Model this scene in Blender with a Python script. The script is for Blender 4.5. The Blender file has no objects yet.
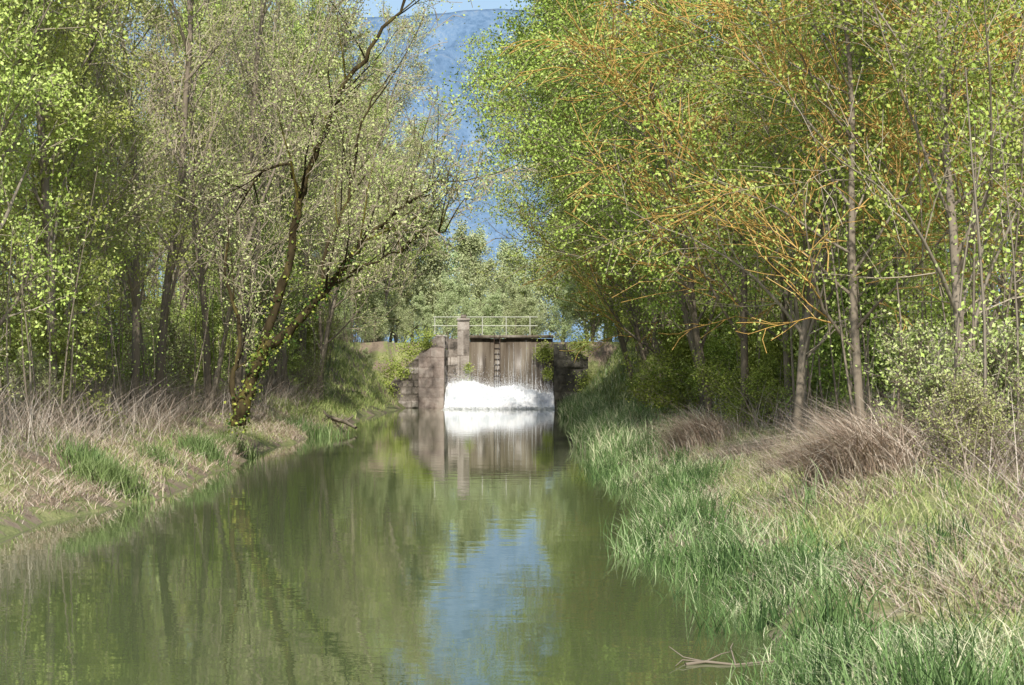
import bpy, math, random
import numpy as np
from mathutils import Vector, noise as mnoise
random.seed(7); rng=np.random.default_rng(7)
sc=bpy.context.scene
F=2000.0; VX=530.0; HY=362.0; CH=2.3
def W(px,py,d): return np.array([(px-VX)*d/F, d, CH-(py-HY)*d/F])

# ------------------------------------------------------------------ mesh builder
class MB:
    def __init__(s): s.v=[];s.f=[];s.m=[];s.a=[];s.n=0
    def add(s,v,f,mat=0,val=0.5):
        v=np.asarray(v,float).reshape(-1,3); f=np.asarray(f,int).reshape(-1,4)
        s.v.append(v); s.f.append(f+s.n); s.n+=len(v)
        s.m.append(np.full(len(f),mat)); 
        s.a.append(np.broadcast_to(np.asarray(val,float),(len(f),)).copy())
    def box(s,x0,x1,y0,y1,z0,z1,mat=0,val=0.5,jit=0.0):
        v=np.array([[x,y,z] for z in(z0,z1) for y in(y0,y1) for x in(x0,x1)],float)
        if jit: v+=rng.normal(0,jit,v.shape)
        s.add(v,[[0,2,3,1],[4,5,7,6],[0,1,5,4],[2,6,7,3],[0,4,6,2],[1,3,7,5]],mat,val)
    def tube(s,p,r,k=5,mat=0,val=0.5):
        p=np.asarray(p,float); r=np.asarray(r,float); n=len(p)
        t=np.empty_like(p); t[1:-1]=p[2:]-p[:-2]; t[0]=p[1]-p[0]; t[-1]=p[-1]-p[-2]
        t/=np.linalg.norm(t,axis=1)[:,None]+1e-9
        ref=np.array([0.3,1,0.05]) if abs(t[0][1])<.8 else np.array([1,.1,0.2])
        a=np.cross(t,ref); a/=np.linalg.norm(a,axis=1)[:,None]+1e-9
        b=np.cross(t,a)
        th=np.arange(k)*2*math.pi/k
        v=p[:,None,:]+r[:,None,None]*(np.cos(th)[None,:,None]*a[:,None,:]+np.sin(th)[None,:,None]*b[:,None,:])
        i=np.arange(n-1)[:,None]*k; j=np.arange(k)[None,:]; j2=(j+1)%k
        f=np.stack([i+j,i+j2,i+k+j2,i+k+j],-1).reshape(-1,4)
        s.add(v.reshape(-1,3),f,mat,val)
    def leaves(s,c,L,Wd,mat=1,val=None,up=0.0,droop=0.0):
        c=np.asarray(c,float).reshape(-1,3); n=len(c)
        a=rng.normal(size=(n,3)); a[:,2]-=droop; a/=np.linalg.norm(a,axis=1)[:,None]
        nn=rng.normal(size=(n,3)); nn[:,2]+=up
        b=np.cross(a,nn); b/=np.linalg.norm(b,axis=1)[:,None]+1e-9
        sz=rng.uniform(.6,1.25,n)[:,None]
        v=np.stack([c-a*L*sz,c+b*Wd*sz-a*L*sz*.1,c+a*L*sz,c-b*Wd*sz-a*L*sz*.1],1).reshape(-1,3)
        f=np.arange(4*n).reshape(-1,4)
        if val is None: val=rng.random(n)
        s.add(v,f,mat,val)
    def blades(s,base,h,w,lean,bend,mat=0,val=None,seg=3,ldir=None):
        n=len(base); h=np.broadcast_to(h,(n,)); w=np.broadcast_to(w,(n,))
        az=rng.uniform(0,2*math.pi,n) if ldir is None else ldir
        d=np.stack([np.cos(az),np.sin(az),np.zeros(n)],1)
        fa=rng.uniform(0,2*math.pi,n); sd=np.stack([np.cos(fa),np.sin(fa),np.zeros(n)],1)
        lean=np.broadcast_to(lean,(n,)); bend=np.broadcast_to(bend,(n,))
        rows=[]
        for i in range(seg+1):
            t=i/seg
            c=base+d*(h*(lean*t+bend*t*t*t))[:,None]; c=c.copy(); c[:,2]+=h*(t-0.45*np.minimum(bend,1.6)*t**3)
            ww=(w*(1-t**1.5)*.5+.0008)[:,None]
            rows.append(c-sd*ww); rows.append(c+sd*ww)
        v=np.stack(rows,1); k=2*(seg+1)
        o=np.arange(n)[:,None]*k
        f=np.concatenate([np.stack([o+2*i,o+2*i+1,o+2*i+3,o+2*i+2],-1) for i in range(seg)],1).reshape(-1,4)
        if val is None: val=rng.random(n)
        s.add(v.reshape(-1,3),f,mat,np.repeat(val,seg))
    def mesh(s,name,mats,smooth=False):
        v=np.concatenate(s.v);f=np.concatenate(s.f);m=np.concatenate(s.m);a=np.concatenate(s.a)
        me=bpy.data.meshes.new(name)
        me.vertices.add(len(v)); me.vertices.foreach_set('co',v.astype(np.float32).ravel())
        me.loops.add(len(f)*4); me.loops.foreach_set('vertex_index',f.astype(np.int32).ravel())
        me.polygons.add(len(f)); me.polygons.foreach_set('loop_start',(np.arange(len(f))*4).astype(np.int32))
        for x in mats: me.materials.append(x)
        me.polygons.foreach_set('material_index',m.astype(np.int32))
        me.update(calc_edges=True)
        at=me.attributes.new('rnd','FLOAT','FACE'); at.data.foreach_set('value',a.astype(np.float32))
        if smooth: me.polygons.foreach_set('use_smooth',np.ones(len(f),bool))
        return me
def obj(name,me,parent=None,loc=(0,0,0),rot=(0,0,0),sc_=(1,1,1)):
    o=bpy.data.objects.new(name,me); sc.collection.objects.link(o)
    o.location=loc;o.rotation_euler=rot;o.scale=sc_
    if parent: o.parent=parent
    return o

# ------------------------------------------------------------------ materials
def newmat(name):
    m=bpy.data.materials.new(name); m.use_nodes=True; nt=m.node_tree; nt.nodes.clear()
    return m,nt,nt.nodes.new('ShaderNodeOutputMaterial')
def ramp(nt,cols,fac,pos=None):
    r=nt.nodes.new('ShaderNodeValToRGB'); e=r.color_ramp.elements
    n=len(cols); pos=pos or [i/(n-1) for i in range(n)]
    e[0].position=pos[0];e[0].color=(*cols[0],1);e[1].position=pos[-1];e[1].color=(*cols[-1],1)
    for i in range(1,n-1):
        x=e.new(pos[i]);x.color=(*cols[i],1)
    nt.links.new(fac,r.inputs[0]); return r.outputs[0]
def noisetex(nt,scale,detail=6,rough=.6,vec=(1,1,1),coord='Object'):
    tc=nt.nodes.new('ShaderNodeTexCoord'); mp=nt.nodes.new('ShaderNodeMapping'); mp.inputs['Scale'].default_value=vec
    nt.links.new(tc.outputs[coord],mp.inputs[0])
    n=nt.nodes.new('ShaderNodeTexNoise'); n.inputs['Scale'].default_value=scale;n.inputs['Detail'].default_value=detail;n.inputs['Roughness'].default_value=rough
    nt.links.new(mp.outputs[0],n.inputs['Vector']); return n.outputs['Fac']
def surf(name,cols,scale,pos=None,rough=.9,bump=.3,bscale=None,vec=(1,1,1),attr=0.0,spec=.3,detail=6,nr=.62):
    m,nt,out=newmat(name); b=nt.nodes.new('ShaderNodeBsdfPrincipled')
    f=noisetex(nt,scale,detail,nr,vec)
    if attr>0:
        a=nt.nodes.new('ShaderNodeAttribute');a.attribute_name='rnd'
        mx=nt.nodes.new('ShaderNodeMix'); mx.inputs[0].default_value=attr
        nt.links.new(f,mx.inputs[2]);nt.links.new(a.outputs['Fac'],mx.inputs[3]); f=mx.outputs[0]
    c=ramp(nt,cols,f,pos); nt.links.new(c,b.inputs['Base Color'])
    b.inputs['Roughness'].default_value=rough; b.inputs['Specular IOR Level'].default_value=spec
    if bump:
        bn=noisetex(nt,bscale or scale*3,4,.6,vec); bp=nt.nodes.new('ShaderNodeBump'); bp.inputs['Strength'].default_value=bump
        bp.inputs['Distance'].default_value=.05
        nt.links.new(bn,bp.inputs['Height']);nt.links.new(bp.outputs[0],b.inputs['Normal'])
    nt.links.new(b.outputs[0],out.inputs[0]); return m
def barkmat(name,cols,pos=None):
    m,nt,out=newmat(name); a=nt.nodes.new('ShaderNodeAttribute');a.attribute_name='rnd'
    f=noisetex(nt,5,3,.6,(1,1,.35)); mx=nt.nodes.new('ShaderNodeMix'); mx.inputs[0].default_value=.4
    nt.links.new(f,mx.inputs[2]);nt.links.new(a.outputs['Fac'],mx.inputs[3])
    d=nt.nodes.new('ShaderNodeBsdfDiffuse'); nt.links.new(ramp(nt,cols,mx.outputs[0],pos),d.inputs[0]); nt.links.new(d.outputs[0],out.inputs[0]); return m
def leafmat(name,cols,trans=0,var=.18,pos=None,hue=(.482,.514)):
    m,nt,out=newmat(name)
    a=nt.nodes.new('ShaderNodeAttribute');a.attribute_name='rnd'
    c=ramp(nt,cols,a.outputs['Fac'],pos)
    oi=nt.nodes.new('ShaderNodeObjectInfo'); mr=nt.nodes.new('ShaderNodeMapRange')
    mr.inputs[3].default_value=1-var; mr.inputs[4].default_value=1+var*.6; nt.links.new(oi.outputs['Random'],mr.inputs[0])
    mr2=nt.nodes.new('ShaderNodeMapRange'); mr2.inputs[3].default_value=hue[0]; mr2.inputs[4].default_value=hue[1]; nt.links.new(oi.outputs['Random'],mr2.inputs[0])
    h=nt.nodes.new('ShaderNodeHueSaturation'); nt.links.new(mr.outputs[0],h.inputs['Value']); nt.links.new(mr2.outputs[0],h.inputs['Hue']); nt.links.new(c,h.inputs['Color'])
    d=nt.nodes.new('ShaderNodeBsdfDiffuse'); nt.links.new(h.outputs[0],d.inputs['Color'])
    nt.links.new(d.outputs[0],out.inputs[0]); return m

bark=barkmat('bark_grey',[(.12,.10,.075),(.25,.21,.16),(.38,.34,.27)])
bark_tan=barkmat('bark_tan_twig',[(.28,.23,.16),(.44,.38,.28),(.54,.48,.37)])
bark_or=barkmat('bark_lichen_orange',[(.42,.26,.09),(.64,.41,.13),(.68,.50,.24)])
bark_dark=barkmat('bark_dark_mossy',[(.025,.02,.012),(.07,.055,.03),(.20,.17,.04)],[.35,.52,.7])
leafY=leafmat('leaf_yellowgreen',[(.32,.41,.09),(.42,.51,.13),(.50,.58,.18),(.56,.60,.25)])
leafO=leafmat('leaf_olive_bud',[(.31,.36,.12),(.40,.46,.16),(.48,.51,.23),(.54,.52,.33)])
leafG=leafmat('leaf_bright_green',[(.19,.27,.055),(.31,.41,.08),(.41,.51,.12),(.52,.58,.20)])
leafF=leafmat('leaf_far_haze',[(.36,.44,.21),(.43,.51,.25),(.50,.57,.31),(.54,.57,.37)])  # paler leaf colours stand in for haze in front of far trees
leafD=leafmat('leaf_ivy_dark',[(.03,.06,.015),(.08,.13,.03),(.25,.29,.06),(.45,.44,.10)])
dry=leafmat('dry_straw',[(.28,.21,.15),(.44,.35,.26),(.55,.47,.36),(.64,.58,.46)],.2,0)
brush=leafmat('dry_brush',[(.20,.15,.12),(.33,.26,.21),(.44,.37,.31),(.52,.46,.39)],.1,.1)
reed=leafmat('reed_blade',[(.045,.08,.03),(.12,.19,.06),(.23,.33,.13),(.43,.49,.27),(.68,.64,.44)],.3,0,pos=[0,.28,.54,.74,.96])
grassm=leafmat('grass_blade',[(.15,.20,.06),(.27,.34,.11),(.42,.45,.18),(.58,.52,.34)],.3,0)

# ------------------------------------------------------------------ terrain
def sst(t): t=np.clip(t,0,1); return t*t*(3-2*t)
def eL(y): return -6.7+.30*np.sin(y*.21)+.18*np.sin(y*.57+1)+.08*np.sin(y*1.9)
def eR(y): return 1.75+.22*np.sin(y*.17+2)+.18*np.sin(y*.43)+.08*np.sin(y*1.7+1)+.45*np.exp(-((y-15)/7)**2)
def hgt(x,y):
    x=np.asarray(x,float);y=np.asarray(y,float)
    wob=.10*np.sin(x*1.3+y*.4)*np.sin(y*.7-x*.5)+.05*np.sin(x*3.1)*np.sin(y*2.3)
    dl=eL(y)-x; dr=x-eR(y); ry=sst((y-78)/22)
    hl=.22*sst((dl+.1)/.5)+(.9+2.3*ry)*sst((dl-.1)/3.2)+wob*sst(dl/1.0)
    hr=.28*sst((dr+.1)/.5)+(.65+2.4*ry)*sst((dr-.5)/3.0)+wob*sst(dr/1.0)
    d=np.maximum(dl,dr)
    h=np.where(dl>-.1,hl,np.where(dr>-.1,hr,-1.1*sst(-d/1.0)-.02))
    chan=(x>-4.45)&(x<1.25)
    wing=np.where(x<0, np.clip(.6+(x+7.25)/2.95*2.5,.2,3.0), np.clip(3.0-(x-1.2)*.3,0,3.0))
    mid=np.where(chan,-1.1,np.where((x>-7.3)&(x<3),np.minimum(wing,3.35),np.maximum(h,.75)))
    h=np.where((y>100.35)&(y<=104.2),mid,h)
    h=np.where(y>104.2,np.where((x>-7.3)&(x<-4.4),np.maximum(wing,sst((y-104)/4)*3.35),3.35)+wob*.4,h)
    return h
xs=np.concatenate([[-6000,-2500,-1000,-400,-150,-80,-50,-36],np.arange(-28,-12,1.0),np.arange(-12,8,.3),np.arange(8,26,1.0),[30,45,80,150,400,1000,2500,6000]])
ys=np.concatenate([[-1500,-300,-80,-20],np.arange(-5,100.2,.8),[100.3,100.4,101,102,103,104.1,104.3],np.arange(105,150,1.5),[160,180,210,260,350,600,1200,2500,5000,9000]])
X,Y=np.meshgrid(xs,ys); Z=hgt(X,Y)
nx,ny=len(xs),len(ys); i=np.arange(ny-1)[:,None]*nx;j=np.arange(nx-1)[None,:]
mb=MB(); mb.add(np.stack([X,Y,Z],-1).reshape(-1,3),np.stack([i+j,i+j+1,i+j+nx+1,i+j+nx],-1).reshape(-1,4))
gm=surf('bank_soil_grass',[(.13,.10,.07),(.28,.22,.16),(.21,.24,.09),(.30,.31,.13),(.42,.36,.26)],.9,pos=[.25,.44,.52,.6,.78],bump=.8,bscale=14,detail=10)
obj('ground',mb.mesh('ground',[gm],True))

# water
m,nt,out=newmat('canal_water'); b=nt.nodes.new('ShaderNodeBsdfPrincipled')
c=ramp(nt,[(.092,.125,.048),(.12,.15,.062)],noisetex(nt,.3,3)); nt.links.new(c,b.inputs['Base Color'])
b.inputs['Roughness'].default_value=.025;b.inputs['IOR'].default_value=1.52
n1=noisetex(nt,1.3,3,.5,(1,1.3,1)); bp=nt.nodes.new('ShaderNodeBump');bp.inputs['Strength'].default_value=.085;bp.inputs['Distance'].default_value=.03
nt.links.new(n1,bp.inputs['Height']);nt.links.new(bp.outputs[0],b.inputs['Normal']);nt.links.new(b.outputs[0],out.inputs[0])
mb=MB(); mb.add([[-9,-30,0],[6,-30,0],[6,104,0],[-9,104,0]],[[0,1,2,3]]); obj('canal_water',mb.mesh('canal_water',[m]))

# mountain
hx=np.linspace(-2600,2600,261);hy=np.linspace(3900,7200,100);X,Y=np.meshgrid(hx,hy)
Z=np.empty_like(X)
for a in range(X.shape[0]):
    for c_ in range(X.shape[1]):
        x,y=X[a,c_],Y[a,c_]; t=(y-4000)/2100
        base=1065*max(t,0)**.8 if t<1 else 1065*max(0,1-(t-1)*2)
        f=mnoise.fractal(Vector((x/420,y/700,1.3)),1,2,7)
        Z[a,c_]=base*(1+.03*math.sin(x/700+.5))+f*125*min(1,max(t,0)*2)*(0.15 if .9<t<1.1 else 1)
nx,ny=len(hx),len(hy); i=np.arange(ny-1)[:,None]*nx;j=np.arange(nx-1)[None,:]
mb=MB(); mb.add(np.stack([X,Y,Z],-1).reshape(-1,3),np.stack([i+j,i+j+1,i+j+nx+1,i+j+nx],-1).reshape(-1,4))
mm=surf('hazy_mountain',[(.095,.165,.26),(.135,.22,.335),(.16,.25,.37),(.25,.31,.36)],.024,pos=[.40,.48,.54,.66],bump=0,detail=14,vec=(1,.4,.6),spec=0,nr=.8)  # blue haze of distance painted into the slope colours
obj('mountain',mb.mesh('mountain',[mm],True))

# ------------------------------------------------------------------ trees
def nrm(v): return v/(np.linalg.norm(v)+1e-9)
def grow(mb,LF,start,dr,length,r0,lv,P,bm=0):
    n=[11,7,5,3][lv]; wob=P['wob'][lv]; p=[start]; d=nrm(dr); st=length/(n-1)
    for k in range(n-1):
        d=nrm(d+rng.normal(0,wob,3)+np.array([0,0,P['up'][lv]])); p.append(p[-1]+d*st)
    p=np.array(p); r=np.linspace(1,.18 if lv else .12,n)*r0; r=np.maximum(r,P['minr'])
    mb.tube(p,r,[7,5,3,3][lv],bm if lv<2 else P.get('tm',bm),rng.random())
    if lv>=2 or (lv==1):
        k=P['nl'] if lv>=2 else P['nl']//2
        if k:
            t=rng.uniform(.15 if lv>1 else .4,1,k)*(n-1); ii=np.minimum(t.astype(int),n-2); fr=(t-ii)[:,None]
            q=p[ii]*(1-fr)+p[ii+1]*fr+rng.normal(0,P['ls'],(k,3))
            LF.append((q,np.clip(rng.normal(rng.normal(.45,.2),.2,k),0,1)))
    if lv<P['lev']:
        nc=P['nc'][lv]
        for c in range(nc):
            t=P['t0'][lv]+(1-P['t0'][lv])*(c+rng.random())/nc; x=t*(n-1);ii=min(int(x),n-2);pos=p[ii]+(p[ii+1]-p[ii])*(x-ii)
            tg=nrm(p[ii+1]-p[ii]); s=nrm(np.cross(tg,rng.normal(size=3)))
            ang=math.radians(rng.uniform(*P['ang'][lv])); cd=tg*math.cos(ang)+s*math.sin(ang)
            if lv==0:
                L=P['limb']*(1-.62*((t-P['t0'][0])/(1-P['t0'][0]))**1.3)*rng.uniform(.6,1.15)
                if 'bias' in P: cd=nrm(cd+np.array([P['bias'],0,0]))
            else: L=length*rng.uniform(.3,.6)*(1.2-.5*t)
            rr=min(r[ii]*.6,r0*.5*(1.1-t*.6)) if lv else r[ii]*.45
            grow(mb,LF,pos,cd,L,max(rr,P['minr']),lv+1,P,bm)
def tree(name,P,mats):
    mb=MB();LF=[]
    d=np.array([P.get('lean',0),0,1.0]); grow(mb,LF,np.array([0,0,-.3]),d,P['H'],P['R'],0,P)
    if P.get('twin'):
        grow(mb,LF,np.array([.1,.1,-.3]),np.array([-.22,.1,1.]),P['H']*.8,P['R']*.7,0,P)
    q=np.concatenate([a for a,_ in LF]);v=np.concatenate([b_ for _,b_ in LF])
    mb.leaves(q,P['lL'],P['lW'],1,v,up=.4)
    return mb.mesh(name,mats)
base=dict(lev=3,H=14,R=.12,wob=[.05,.09,.14,.18],up=[.02,.05,.03,.02],minr=.006,nl=26,ls=.12,nc=[26,7,5],t0=[.15,.15,.15],ang=[(30,60),(25,60),(25,65)],limb=3.6,lL=.042,lW=.025)
def P(**k): d=dict(base); d.update(k); return d
slender=[tree('slender%d'%i,P(H=15,limb=3.0,nl=[28,20,26][i],nc=[24,6,5],t0=[.12,.15,.15],tm=2),[bark,leafY,bark_tan]) for i in range(3)]
budding=[tree('budding%d'%i,P(H=16,limb=4.2,nl=[13,8][i],nc=[24,7,5],minr=.0075,ang=[(25,50),(20,50),(20,50)],up=[.02,.07,.06,.05],twin=True,tm=2,lL=.036,lW=.023),[bark,leafO,bark_tan]) for i in range(2)]
broad=[tree('broad%d'%i,P(H=14,R=.10,limb=5.2,nl=[36,24,32][i],bias=-.2,nc=[25,8,5],t0=[.10,.12,.15],ls=.13,tm=2,lL=[.042,.036,.038][i],lW=.026,wob=[.07,.12,.16,.18],up=[.02,.0,.0,-.02]),[bark,leafG,bark_tan]) for i in range(3)]
gold=[tree('gold%d'%i,P(H=14,R=.10,limb=5.4,nl=6,nc=[24,9,6],bias=-.35,tm=2,minr=.010,ang=[(30,60),(20,50),(20,50)],up=[.02,.02,-.02,-.04],lL=.04,lW=.025),[bark,leafY,bark_or]) for i in range(2)]
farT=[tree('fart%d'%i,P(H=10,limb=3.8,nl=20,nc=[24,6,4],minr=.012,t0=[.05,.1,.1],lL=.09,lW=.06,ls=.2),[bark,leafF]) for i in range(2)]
bush=[tree('bush%d'%i,P(H=2.6,R=.03,limb=1.7,nl=26,nc=[14,6,4],minr=.004,t0=[.02,.1,.1],ang=[(30,75),(25,60),(25,65)],ls=.08,lL=.032,lW=.021,twin=True),[bark_tan,[leafY,leafG,leafG][i]]) for i in range(3)]
twiggy=[tree('twiggy%d'%i,P(H=2.2,R=.025,limb=1.5,nl=4,nc=[18,7,5],minr=.005,t0=[.02,.05,.1],ang=[(15,60),(20,55),(20,55)],ls=.06,lL=.03,lW=.018,twin=True),[brush,leafO]) for i in range(2)]

def put(name,me,x,y,s=1,rz=None,tilt=0,sz=None):
    z=float(hgt(x,y))
    o=obj(name,me,loc=(x,y,z-.05),rot=(random.gauss(0,.03),tilt+random.gauss(0,.02),random.uniform(0,6.28) if rz is None else rz),sc_=(s,s,sz or s))
    return o
def vis(x,y,m=5): 
    return y>4 and (x+m)/y*F+VX> -10 and (x-m)/y*F+VX<1040
# left woodland
for xr,y0,y1,st in [(-9.6,28,138,4.2),(-12.8,32,145,5.6),(-17,46,120,9)]:
    y=y0
    while y<y1:
        x=xr+random.uniform(-.8,.8)
        if vis(x,y,3.5) and not(88<y<106 and x>-11):
            u=random.random(); nearc=(xr>-10)
            if 50<y<98 and nearc: k=budding if u<.5 else slender
            else: k=slender if u<.78 else budding
            nm='birch_tree' if k is slender else 'poplar_tree'
            put(nm,random.choice(k),x,y,random.uniform(.85,1.2)*(1.12 if 60<y<120 else 1),tilt=(.05 if nearc else 0))
        y+=st*random.uniform(.75,1.25)
# right woodland
for xr,y0,y1,st in [(5.2,28,150,4.2),(8.2,31,150,6),(12.5,46,120,9)]:
    y=y0; kk=0
    while y<y1:
        x=xr+random.uniform(-.8,.6)
        if vis(x,y,3.5):
            u=random.random(); kk+=1
            if (u<.12 if xr>6 else kk in(2,5,9)): k=gold;nm='willow_tree'
            else: k=broad;nm='alder_tree'
            s=random.uniform(.85,1.1); tl=0
            if xr<6 and 45<y<88: x-=.45; tl=-.085; s*=1.14
            elif xr<6 and y>=88: x+=.4
            if xr<9 and y<36: s*=.85; x+=.5
            put(nm,random.choice(k),x,y,s,rz=random.uniform(-.7,.7),tilt=tl)
        y+=st*random.uniform(.75,1.25)
put('willow_tree',gold[0],7.9,33,.95,rz=.2)
put('willow_tree',gold[1],5.6,43,.95,rz=-.2,tilt=-.03)
# trees beyond the lock
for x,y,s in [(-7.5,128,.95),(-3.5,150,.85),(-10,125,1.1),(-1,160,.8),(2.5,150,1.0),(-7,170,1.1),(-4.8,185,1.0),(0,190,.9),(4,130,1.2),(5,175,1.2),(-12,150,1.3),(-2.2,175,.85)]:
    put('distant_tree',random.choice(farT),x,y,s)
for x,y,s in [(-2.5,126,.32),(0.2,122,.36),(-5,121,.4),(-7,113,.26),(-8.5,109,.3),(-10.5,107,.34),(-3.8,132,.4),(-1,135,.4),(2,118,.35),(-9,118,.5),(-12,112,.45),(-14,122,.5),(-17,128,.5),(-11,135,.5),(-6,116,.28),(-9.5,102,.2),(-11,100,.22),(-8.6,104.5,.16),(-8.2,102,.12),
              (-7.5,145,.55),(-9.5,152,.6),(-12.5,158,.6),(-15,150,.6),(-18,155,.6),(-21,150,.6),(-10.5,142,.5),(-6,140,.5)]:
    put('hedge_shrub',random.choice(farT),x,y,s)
# woodland masses behind the bank rows
for sd in(-1,1):
    mb=MB(); nb=1500
    cy=rng.uniform(42,190,nb); u=rng.random(nb)
    cx=(-17.5-u*9-.02*cy) if sd<0 else (13.5+u*8+.02*cy)
    cz=1+15*rng.random(nb)**1.1
    C=np.repeat(np.stack([cx,cy,cz],1),85,0); C+=rng.normal(0,1,C.shape)*[.8,.8,.7]
    mb.leaves(C,.085,.055,0,np.clip(np.repeat(rng.normal(.45,.2,nb),85)+rng.normal(0,.15,nb*85),0,1))
    for k in range(170):
        y=random.uniform(42,190); x=(-16.5-random.random()*10) if sd<0 else (12.8+random.random()*8)
        q=np.array([x,y,.5])+np.cumsum(np.concatenate([[[0,0,0]],rng.normal(0,.18,(6,3))+[0,0,2.3]]),0)
        mb.tube(q,np.linspace(.11,.02,7)*random.uniform(.5,1.1),5,1,random.random())
    obj('woodland_trees',mb.mesh('woodland_trees',[leafY if sd<0 else leafG,bark]))
# shrubs
for k in range(42):
    y=random.uniform(29,112); x=-8.8-abs(random.gauss(0,1))*(2+y*.04)
    if vis(x,y,1.5) and not(y>84 and x>-9.5): 
        u=random.random()
        if u<.45 and y>42: put('green_shrub',bush[0] if u<.35 else bush[1],x,y,random.uniform(.6,1.25))
        else: put('bare_shrub',random.choice(twiggy),x,y,random.uniform(.6,1.3))
for k in range(66):
    y=random.uniform(22,112); x=4.9+abs(random.gauss(0,1))*(1+y*.04)
    if 45<y<85: x-=random.uniform(.6,1.4)
    if vis(x,y,1.5):
        u=random.random()
        if u<.75 and y>36: put('green_shrub',bush[1] if u<.4 else bush[2],x,y,random.uniform(.6,1.25))
        else: put('bare_shrub',random.choice(twiggy),x,y,random.uniform(.45,.95))
# slim saplings
mb=MB();LF=[]
for side in (-1,1):
    for k in range(520):
        y=random.uniform(24,120); x=(-8.8-random.expovariate(.22)) if side<0 else (4.9+random.expovariate(.22))
        if not vis(x,y,1): continue
        z=float(hgt(x,y)); H=random.uniform(2,6); d=rng.normal(0,.1,2)
        t=np.linspace(0,1,6)[:,None]; p=np.array([x,y,z-.1])+np.concatenate([t*d[0]*H+.06*np.sin(t*5+k),t*d[1]*H,t*H],1)
        mb.tube(p,np.linspace(1,.3,6)*random.uniform(.012,.032),4,0,random.random())
        LF.append(np.repeat(p[2:],22,0)+rng.normal(0,.22,(88,3)))
mb.leaves(np.concatenate(LF),.035,.022,1)
obj('sapling_thicket',mb.mesh('sapling_thicket',[bark,leafY]))

# leaning tree on left bank
mb=MB();LF=[]
def limb(pts,r0,r1,sub,P_,bend=0,sides=8):
    pp=np.array([W(a,b_,d) for a,b_,d in pts]); n=len(pp); 
    t=np.linspace(0,n-1,n*4); out=[]
    for x in t:
        i_=min(int(x),n-2);f=x-i_
        p0=pp[max(i_-1,0)];p1=pp[i_];p2=pp[i_+1];p3=pp[min(i_+2,n-1)]
        out.append(.5*((2*p1)+(-p0+p2)*f+(2*p0-5*p1+4*p2-p3)*f*f+(-p0+3*p1-3*p2+p3)*f**3))
    out=np.array(out); out[1:-1]+=rng.normal(0,.035,(len(out)-2,3)); rr=np.linspace(r0,r1,len(out))*(1+rng.normal(0,.08,len(out)))
    mb.tube(out,rr,sides,0,.5)
    for c in range(sub):
        i_=rng.integers(len(out)//3,len(out)-1); tg=nrm(out[i_+1]-out[i_]); s=nrm(np.cross(tg,rng.normal(size=3)))
        grow(mb,LF,out[i_],tg*.75+s*.7+np.array([0,0,.25]),rng.uniform(1.2,2.6),max(rr[i_]*.4,.02),1,P_)
    return out
PL=P(lev=3,nl=6,nc=[0,6,5],minr=.008,ls=.1,lL=.035,lW=.022,tm=2)
D=46
tr=limb([(238,425,D),(246,395,D),(262,352,D)],.19,.13,0,PL)
a1=limb([(262,352,D),(290,330,D-.2),(318,300,D-.3),(340,272,D-.6),(362,243,D-1),(400,208,D-1.4),(445,178,D-2)],.13,.022,16,PL)
a2=limb([(258,360,D),(272,315,D+.3),(288,262,D+.5),(300,200,D+.5),(318,150,D+.4),(338,95,D+.2),(372,45,D),(402,2,D),(425,-60,D)],.12,.024,20,PL)
a3=limb([(300,200,D+.5),(290,165,D+.7),(262,172,D+.9),(238,200,D+1)],.05,.015,5,PL)
a4=limb([(240,420,D),(232,385,D+.2),(240,340,D+.5),(225,270,D+.8),(232,200,D+1)],.08,.02,6,PL)
a5=limb([(318,300,D-.3),(325,255,D),(350,190,D+.2),(362,120,D+.3),(395,70,D+.4)],.05,.015,9,PL)
a6=limb([(340,272,D-.6),(375,262,D-1),(412,240,D-1.5),(450,232,D-2)],.035,.01,7,PL)
q=np.concatenate([a for a,_ in LF]);v=np.concatenate([b_ for _,b_ in LF]); mb.leaves(q,.035,.022,1,v)
iv=np.concatenate([np.repeat(tr,60,0),np.repeat(a1[:18],45,0),np.repeat(a2[:14],30,0)]); mb.leaves(iv+rng.normal(0,.13,iv.shape),.04,.03,3)
obj('leaning_tree',mb.mesh('leaning_tree',[bark_dark,leafO,bark_tan,leafD]))
# ------------------------------------------------------------------ grass, reeds
def scatter(n,xf,yr,power=1.0):
    y=yr[0]+(yr[1]-yr[0])*rng.random(n)**power; x=xf(y,n); return np.stack([x,y,hgt(x,y)-.02],1)
def clump(y,x,sc1=.9):
    return .5+.25*np.sin(x*1.7+y*.9*sc1)+.25*np.sin(x*.8-y*1.3*sc1+2)
mb=MB()
b_=scatter(46000,lambda y,n: eR(y)-.4+rng.gamma(1.6,.8,n),(11,48),1.7)
k=clump(b_[:,1],b_[:,0])>rng.random(len(b_))*.85; b_=b_[k]; b_[:,2]=np.maximum(b_[:,2],-.15)
n=len(b_); cl=clump(b_[:,1]*1.7+3,b_[:,0]*1.4)
mb.blades(b_,rng.uniform(.08,.36,n)*(0.4+.8*cl),rng.uniform(.006,.013,n),rng.uniform(0,.9,n),rng.uniform(0,1.2,n),0,np.clip(rng.normal(.54+.5*(cl-.5),.3,n),0,1),4)
for k in range(230):
    y=11+36*random.random()**1.6; x=float(eR(y))-.5+random.gammavariate(1.4,.6); nn=random.randint(15,50)
    q=np.array([x,y,0])+rng.normal(0,1,(nn,3))*[.13,.16,0]; q[:,2]=np.maximum(hgt(q[:,0],q[:,1]),-.15)-.02; h=random.uniform(.25,.58)
    mb.blades(q,rng.uniform(.5,1,nn)*h,.015,rng.uniform(0,.45,nn),rng.uniform(0,.4,nn),0,np.clip(rng.normal(random.uniform(.0,.55),.15,nn),0,1),4)
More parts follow.
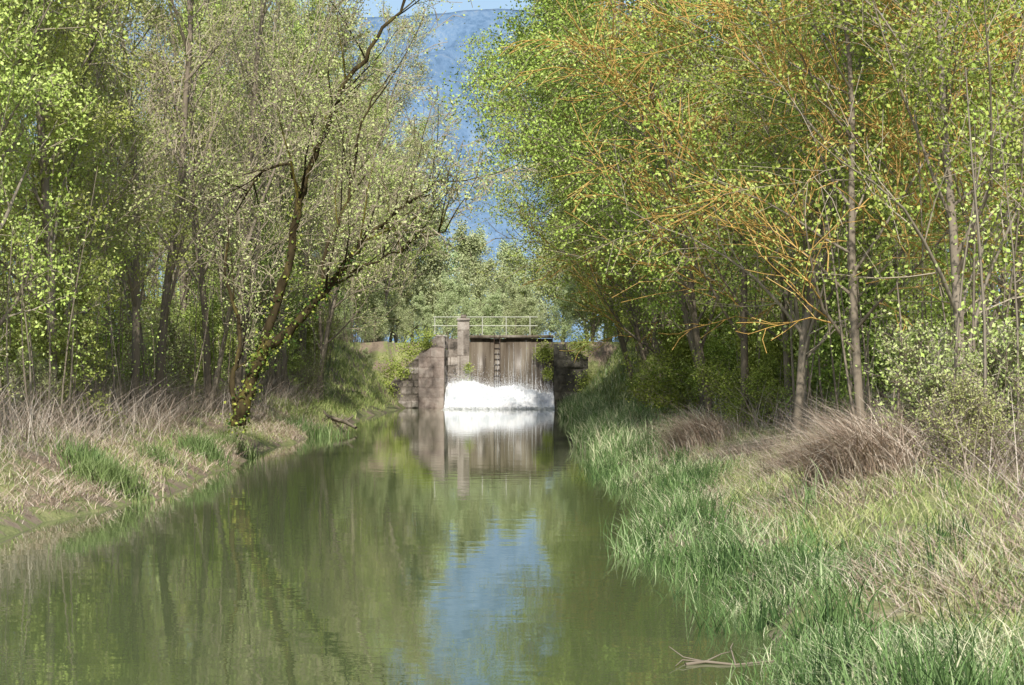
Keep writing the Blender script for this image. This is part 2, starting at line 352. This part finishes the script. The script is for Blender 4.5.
b_=scatter(10000,lambda y,n: eR(y)-.2+rng.gamma(1.5,.7,n),(45,98)); n=len(b_)
mb.blades(b_,rng.uniform(.25,.7,n),.03,rng.uniform(0,.3,n),rng.uniform(0,.6,n),0,rng.uniform(.2,.95,n),3)
obj('reed_bed',mb.mesh('reed_bed',[reed]))
mb=MB()
b_=scatter(30000,lambda y,n: eR(y)+.9+rng.gamma(1.5,1.2,n),(12,50),1.4); n=len(b_)
mb.blades(b_,rng.uniform(.08,.28,n),.010,rng.uniform(0,.6,n),rng.uniform(.1,.9,n),0,np.clip(rng.normal(.58,.3,n),0,1))
b_=scatter(26000,lambda y,n: eL(y)-.1-rng.gamma(1.6,1.1,n),(24,70),1.2); b_=b_[clump(b_[:,1]*.5,b_[:,0]*.6)>rng.random(len(b_))]; n=len(b_)
mb.blades(b_,rng.uniform(.05,.18,n),.014,rng.uniform(0,.5,n),rng.uniform(.1,.9,n),0,np.clip(rng.normal(.5,.3,n),0,1))
for sd in(0,1):
    b_=scatter(14000,(lambda y,n: eL(y)-.1-rng.gamma(1.8,1.6,n)) if sd==0 else (lambda y,n: eR(y)+.2+rng.gamma(1.8,1.4,n)),(65,100)); n=len(b_)
    mb.blades(b_,rng.uniform(.12,.4,n),.035,rng.uniform(0,.4,n),rng.uniform(.1,.7,n),0,rng.uniform(.1,.8,n))
obj('bank_grass',mb.mesh('bank_grass',[grassm]))
mb=MB()
b_=scatter(26000,lambda y,n: eL(y)+.02-rng.gamma(1.7,.75,n),(24,75),1.2); k=clump(b_[:,1]*.6,b_[:,0]*.7)>rng.random(len(b_))*.9;b_=b_[k]; n=len(b_)
mb.blades(b_,rng.uniform(.08,.32,n),.013,rng.uniform(.2,1.2,n),rng.uniform(.1,1.3,n),0)
b_=scatter(24000,lambda y,n: eR(y)+.4+rng.gamma(2.4,.85,n),(12,60),1.3); k=clump(b_[:,1]*.8+5,b_[:,0])>.2+rng.random(len(b_))*.6;b_=b_[k]; n=len(b_)
mb.blades(b_,rng.uniform(.12,.40,n),.010,rng.uniform(0,1.1,n),rng.uniform(.2,1.6,n),0,ldir=rng.normal(math.pi,1.2,n))
for px,py,dd,h,nn in [(860,500,25,1.3,1900),(930,500,27,1.0,900),(700,450,40,1.0,1500),(800,470,31,.7,900),(745,455,36,.6,700)]:
    p=W(px,py,dd); c0=np.array([p[0],p[1],0]); q=c0+rng.normal(0,.28,(nn,3)); q[:,2]=hgt(q[:,0],q[:,1])-.02
    mb.blades(q,rng.uniform(.5,1,nn)*h,.012,rng.uniform(0,.5,nn),rng.uniform(.3,1.5,nn),0,ldir=rng.normal(math.pi,1.0,nn),seg=5)
obj('dry_grass',mb.mesh('dry_grass',[dry]))
for px,py,dd,w_,nn in [(105,478,33,.3,1100),(90,466,34,.25,500),(202,458,43,.25,700),(232,445,48,.3,500),(310,428,62,.5,500),(160,470,39,.2,200)]:
    mb=MB(); p=W(px,py,dd); q=np.array([p[0],p[1],0])+rng.normal(0,w_,(nn,3)); q[:,2]=np.maximum(hgt(q[:,0],q[:,1]),0)-.03
    mb.blades(q,rng.uniform(.25,.6,nn),.018,rng.uniform(0,.3,nn),rng.uniform(0,.5,nn),0,rng.uniform(.1,.65,nn),4)
    obj('reed_tuft',mb.mesh('reed_tuft',[reed]))
mb=MB()
for side in(0,1):
    nn=9000 if side==0 else 6000
    b_=scatter(nn,(lambda y,n: eL(y)-1.3-rng.gamma(2,1.1,n)) if side==0 else (lambda y,n: eR(y)+2.8+rng.gamma(2,1.0,n)),(20,80),1.2)
    b_=b_[[vis(a[0],a[1],1) for a in b_]]; n=len(b_)
    mb.blades(b_,rng.uniform(.25,1.2,n),.012,rng.uniform(0,1.2,n),rng.uniform(0,.6,n),0)
obj('bramble_brush',mb.mesh('bramble_brush',[brush]))
def stick(name,pts,r):
    mb=MB(); p=np.array(pts); mb.tube(p,np.linspace(1,.4,len(p))*r,6,0,.5)
    for k in range(4):
        i_=random.randint(1,len(p)-2); d=nrm(rng.normal(size=3)*np.array([1,1,.4])+np.array([0,0,.4])); q=[p[i_],p[i_]+d*.2,p[i_]+d*.3+rng.normal(0,.04,3)]
        mb.tube(q,[r*.5,r*.35,r*.2],5,0,.5)
    obj(name,mb.mesh(name,[bark]))
stick('fallen_branch',[W(685,664,15.2)+[0,0,0],W(705,661,15.3),W(735,664,15.2),W(775,660,15.4)],.015)
stick('fallen_branch',[W(318,424,66),W(330,418,67),W(345,422,66),W(356,428,65)],.12)

# ------------------------------------------------------------------ lock
lock=bpy.data.objects.new('canal_lock',None); sc.collection.objects.link(lock)
stone=surf('lock_stone',[(.07,.062,.052),(.21,.18,.15),(.34,.30,.26),(.52,.48,.43)],1.1,pos=[.36,.45,.56,.70],attr=.2,bump=.6,bscale=9,detail=10,nr=.75)
pink=surf('lock_stone_pink',[(.11,.085,.072),(.26,.205,.175),(.38,.315,.275),(.49,.44,.385)],1.2,pos=[.36,.45,.56,.72],attr=.14,bump=.5,bscale=9,detail=10,nr=.75)
shadest=surf('lock_stone_shaded',[(.03,.03,.026),(.075,.07,.055),(.14,.13,.105)],2.5,attr=.3,bump=.8,bscale=9)  # shadow on the right-hand lock walls painted in as dark stone colours
gate=surf('wet_sill_wall',[(.055,.042,.03),(.13,.105,.078),(.20,.17,.13),(.34,.31,.26)],1.3,pos=[.34,.46,.6,.76],rough=.4,vec=(2.0,2.0,.22),bump=.35,bscale=5,spec=.4,detail=8)
def hsh(a,b): 
    v=math.sin(a*127.1+b*311.7)*43758.5453; return v-math.floor(v)
def relief(name,x0,x1,y,dep,top,mat,bw=.9,bh=.42,axis='x',amp=.06,z0=-.6,st=.05,seed=0,miss=.04,groove=.02):
    nxx=max(2,int((x1-x0)/st)); xv=np.linspace(x0,x1,nxx+1); ztop=max(top(x) for x in xv); nz=int((ztop-z0)/st)
    V=[];A=[]
    for b in range(nz+1):
        for x in xv:
            tz=top(x); z=z0+(tz-z0)*b/nz; zz=z+.06*mnoise.noise(Vector((x*.8,seed,z)))
            r=math.floor(zz/bh); xo=x+hsh(r,seed)*bw; c=math.floor(xo/bw); fx=xo/bw-c; fz=zz/bh-r
            h=hsh(r*3.1+seed,c*1.7); edge=min(fx,1-fx)*bw; edge=min(edge,min(fz,1-fz)*bh)
            o=h*amp+mnoise.fractal(Vector((x*2.5,z*2.5,seed)),1,2,4)*amp*.8
            if edge<.026: o-=groove
            if hsh(r*7.7,c*5.3+seed)<miss: o-=.10
            jag=.14*mnoise.noise(Vector((x*3,seed,2))) if b==nz else 0
            V.append((x,y-o,z+jag) if axis=='x' else (y+o,x,z+jag)); A.append(h if edge>=.026 else .2)
    V=np.array(V);A=np.array(A); n_=nxx+1; i=np.arange(nz)[:,None]*n_;j=np.arange(nxx)[None,:]
    f=np.stack([i+j,i+j+1,i+j+n_+1,i+j+n_],-1).reshape(-1,4)
    mb=MB(); mb.add(V,f,0,A[f[:,0]])
    xa=np.linspace(x0,x1,max(2,int((x1-x0)/.15)))
    for a,b2 in zip(xa[:-1],xa[1:]):
        tz=min(top(a),top(b2))-.04
        if axis=='x': mb.box(a,b2,y+.14,y+dep,z0,tz,0,.5)
        else: mb.box(y-dep,y-.14,a,b2,z0,tz,0,.5)
    for xx,tz in((x0,top(x0)),(x1,top(x1))):
        if axis=='x': mb.box(xx-.004,xx+.004,y-.01,y+dep-.01,z0,tz-.06,0,.4)
        else: mb.box(y-dep+.01,y+.01,xx-.004,xx+.004,z0,tz-.06,0,.4)
    last=V[-n_:]; 
    for q in range(nxx):
        a_,b_2=last[q],last[q+1]
        if axis=='x': mb.add([a_,b_2,[b_2[0],y+dep,b_2[2]],[a_[0],y+dep,a_[2]]],[[0,1,2,3]],0,.7)
        else: mb.add([a_,b_2,[y-dep,b_2[1],b_2[2]],[y-dep,a_[1],a_[2]]],[[0,1,2,3]],0,.7)
    return obj(name,mb.mesh(name,[mat]),lock)
pf=lambda x: float(np.interp(x,[-7.3,-6.5,-5.6,-4.9,-4.3],[.85,1.7,2.65,3.45,3.66]))
relief('wing_wall_left',-7.3,-5.58,100,.6,pf,stone,.55,.34,seed=1,amp=.12,miss=.10,groove=.012)
relief('wing_wall_top',-5.56,-4.34,100.1,.5,pf,stone,.55,.32,seed=5,amp=.08,z0=2.3,miss=.06,groove=.012)
relief('quoin_pier_left',-5.55,-4.3,99.72,.5,lambda x:3.05-.7*max(0,-4.9-x),pink,1.3,.5,seed=2,amp=.03,miss=0,groove=.012)
relief('wing_wall_right',1.2,2.9,100,.6,lambda x:3.1-(x-1.2)*.3,shadest,.7,.4,seed=3)
relief('chamber_wall_left',100.5,103.5,-4.3,.5,lambda x:3.6,stone,.9,.42,axis='y',seed=4)
relief('return_wall',-4.3,-3.74,103.5,.6,lambda x:3.5,stone,.7,.42,seed=6)
relief('gate_post',-3.74,-3.14,103.2,.6,lambda x:4.42,stone,1.3,1.3,seed=7,amp=.02,miss=0)
mb=MB(); mb.box(-3.78,-3.10,103.12,103.86,4.44,4.56,0,.8,.004); mb.box(-3.58,-3.30,103.3,103.7,4.565,4.74,0,.3,.01); obj('post_cap',mb.mesh('post_cap',[stone]),lock)
mb=MB(); mb.box(1.22,1.8,100.65,104.3,-.8,3.2,0,.4,.004); obj('chamber_wall_right',mb.mesh('chamber_wall_right',[shadest]),lock)
mb=MB()
for a,b2,o in [(-3.1,-2.05,.02),(-2.05,-1.25,0),(-1.25,.05,.03),(.05,1.18,.01)]:
    mb.box(a+.001,b2-.001,103.6-o,104.3,-.8,3.5+o,0,random.uniform(.4,.6),.002)
obj('sill_wall',mb.mesh('sill_wall',[gate]),lock)
mb=MB(); mb.box(-3.1,1.2,103.35,104.45,3.54,3.68,0,.5,.01); obj('coping_beam',mb.mesh('coping_beam',[gate]),lock)
mb=MB()
for xx in(-1.85,-1.55): mb.box(xx-.02,xx+.02,103.3,103.36,.5,3.8)
for z in np.arange(.7,3.7,.28): mb.box(-1.83,-1.57,103.31,103.35,z,z+.03)
iron=surf('rusty_iron',[(.02,.014,.01),(.06,.035,.02)],8,bump=.2); obj('ladder',mb.mesh('ladder',[iron]),lock)
mb=MB(); 
for xx in np.arange(-5.0,1.0,1.25): mb.tube([[xx,105,3.2],[xx,105,4.7]],[.03,.03],6)
for z in(4.66,4.2): mb.tube([[-5.1,105,z],[0.4,105,z]],[.025,.025],6)
rail=surf('painted_rail',[(.42,.44,.36),(.58,.59,.50)],5,bump=.1); 
obj('railing',mb.mesh('railing',[rail]),lock)
fo,nt,out=newmat('foam_white'); b=nt.nodes.new('ShaderNodeBsdfDiffuse'); c=ramp(nt,[(.56,.60,.63),(.76,.78,.80),(.86,.86,.86)],noisetex(nt,1.6,8,.7),[.35,.48,.6]); nt.links.new(c,b.inputs['Color'])
bp=nt.nodes.new('ShaderNodeBump');bp.inputs['Strength'].default_value=.4;bp.inputs['Distance'].default_value=.06;nt.links.new(noisetex(nt,9,6),bp.inputs['Height']);nt.links.new(bp.outputs[0],b.inputs['Normal']);nt.links.new(b.outputs[0],out.inputs[0])
mb=MB()
for k in range(40):
    x=random.uniform(-3.0,1.1); z1=random.uniform(1.3,3.5); z0=random.uniform(.6,1.1); t=np.linspace(0,1,6)
    p=np.stack([x+.02*np.sin(t*9+k),103.45-.1*t,z1+(z0-z1)*t],1); mb.tube(p,np.linspace(.003,.010,6)*random.uniform(.5,1),4)
obj('cascade_streaks',mb.mesh('cascade_streaks',[fo]),lock)
gx=np.linspace(-4.22,1.2,200);gy=np.linspace(97.8,103.5,90);X,Y=np.meshgrid(gx,gy);Z=np.zeros_like(X)
def ftop(x): return .92+.16*np.sin((x+4.6)*1.0)-.12*np.sin(x*2.3)-.18*sst((x-.0)/1.3)
for a in range(X.shape[0]):
    for c_ in range(X.shape[1]):
        x,y=X[a,c_],Y[a,c_]; t=(y-97.8)/5.7
        env=float(sst((t-.0)/.4))
        f=mnoise.fractal(Vector((x*1.3,y*1.1,0)),1,2,6); g=abs(mnoise.fractal(Vector((x*5,y*3,5)),1,2,6))
        Z[a,c_]=env*(float(ftop(x))+f*.22+g*.22)-.06+.10*f*(1-env)+.06*g
nx,ny=len(gx),len(gy); i=np.arange(ny-1)[:,None]*nx;j=np.arange(nx-1)[None,:]
mb=MB(); mb.add(np.stack([X,Y,Z],-1).reshape(-1,3),np.stack([i+j,i+j+1,i+j+nx+1,i+j+nx],-1).reshape(-1,4))
n=42000; px_=rng.uniform(-4.2,1.18,n); py_=rng.uniform(98.2,103,n); pz=(.35+.5*sst((py_-98.2)/1.6))+ftop(px_)-.95+rng.exponential(.2,n)
mb.leaves(np.stack([px_,py_,pz],1),.012,.010,0,.5)
n=3500; mb.leaves(np.stack([rng.uniform(-4.2,1.15,n),98.1-rng.exponential(.5,n),rng.exponential(.05,n)],1),.022,.022,0,.5)
obj('waterfall_foam',mb.mesh('waterfall_foam',[fo],True))
mb=MB()
for cx,cy,cz,s,nn in [(.75,103.2,2.8,.25,1300),(.95,103.2,1.7,.15,500),(2.5,99.9,3.2,.35,1300),(-3.4,103,.95,.25,700),(-3.2,103,2.0,.12,250),(-7.2,99.9,.8,.3,900),(-5.2,99.9,3.2,.15,400),(3.0,99.6,1.2,.35,1300),(-6.3,99.9,1.8,.2,500),(-6.9,101.2,1.7,.4,1700),(-5.9,101.2,2.8,.4,1700),(-5.2,101,3.5,.25,700)]:
    mb.leaves(np.array([cx,cy,cz])+rng.normal(0,s,(nn,3))*[1,.3,1],.045,.03,0)
obj('wall_ivy',mb.mesh('wall_ivy',[leafG]))

# ------------------------------------------------------------------ light, world, camera
w=bpy.data.worlds.new('World'); sc.world=w; w.use_nodes=True; nt=w.node_tree; bg=nt.nodes['Background']
sky=nt.nodes.new('ShaderNodeTexSky'); sky.sky_type='NISHITA'; sky.sun_disc=False
el=math.radians(42); 
sd=nrm(np.array([.02,-1,0])); sunv=Vector((sd[0]*math.cos(el),sd[1]*math.cos(el),math.sin(el)))
sky.sun_elevation=el; sky.sun_rotation=math.atan2(sunv.x,sunv.y); sky.dust_density=1.5
nt.links.new(sky.outputs[0],bg.inputs[0]); bg.inputs[1].default_value=.15
L=bpy.data.lights.new('sun','SUN'); L.energy=5; L.angle=math.radians(.5); L.color=(1,.95,.86)
lo=bpy.data.objects.new('sun',L); sc.collection.objects.link(lo); lo.rotation_euler=(-sunv).to_track_quat('-Z','Y').to_euler()
cam=bpy.data.cameras.new('camera'); co=bpy.data.objects.new('camera',cam); sc.collection.objects.link(co)
co.location=(0,0,CH); cam.sensor_width=36; cam.lens=F/1024*36; cam.clip_end=20000; cam.clip_start=.1
tgt=Vector(((512-VX)/F,1,(HY-342.5)/F)); co.rotation_euler=tgt.to_track_quat('-Z','Y').to_euler(); sc.camera=co
sc.view_settings.view_transform='Standard'; sc.view_settings.look='None'; sc.view_settings.exposure=0
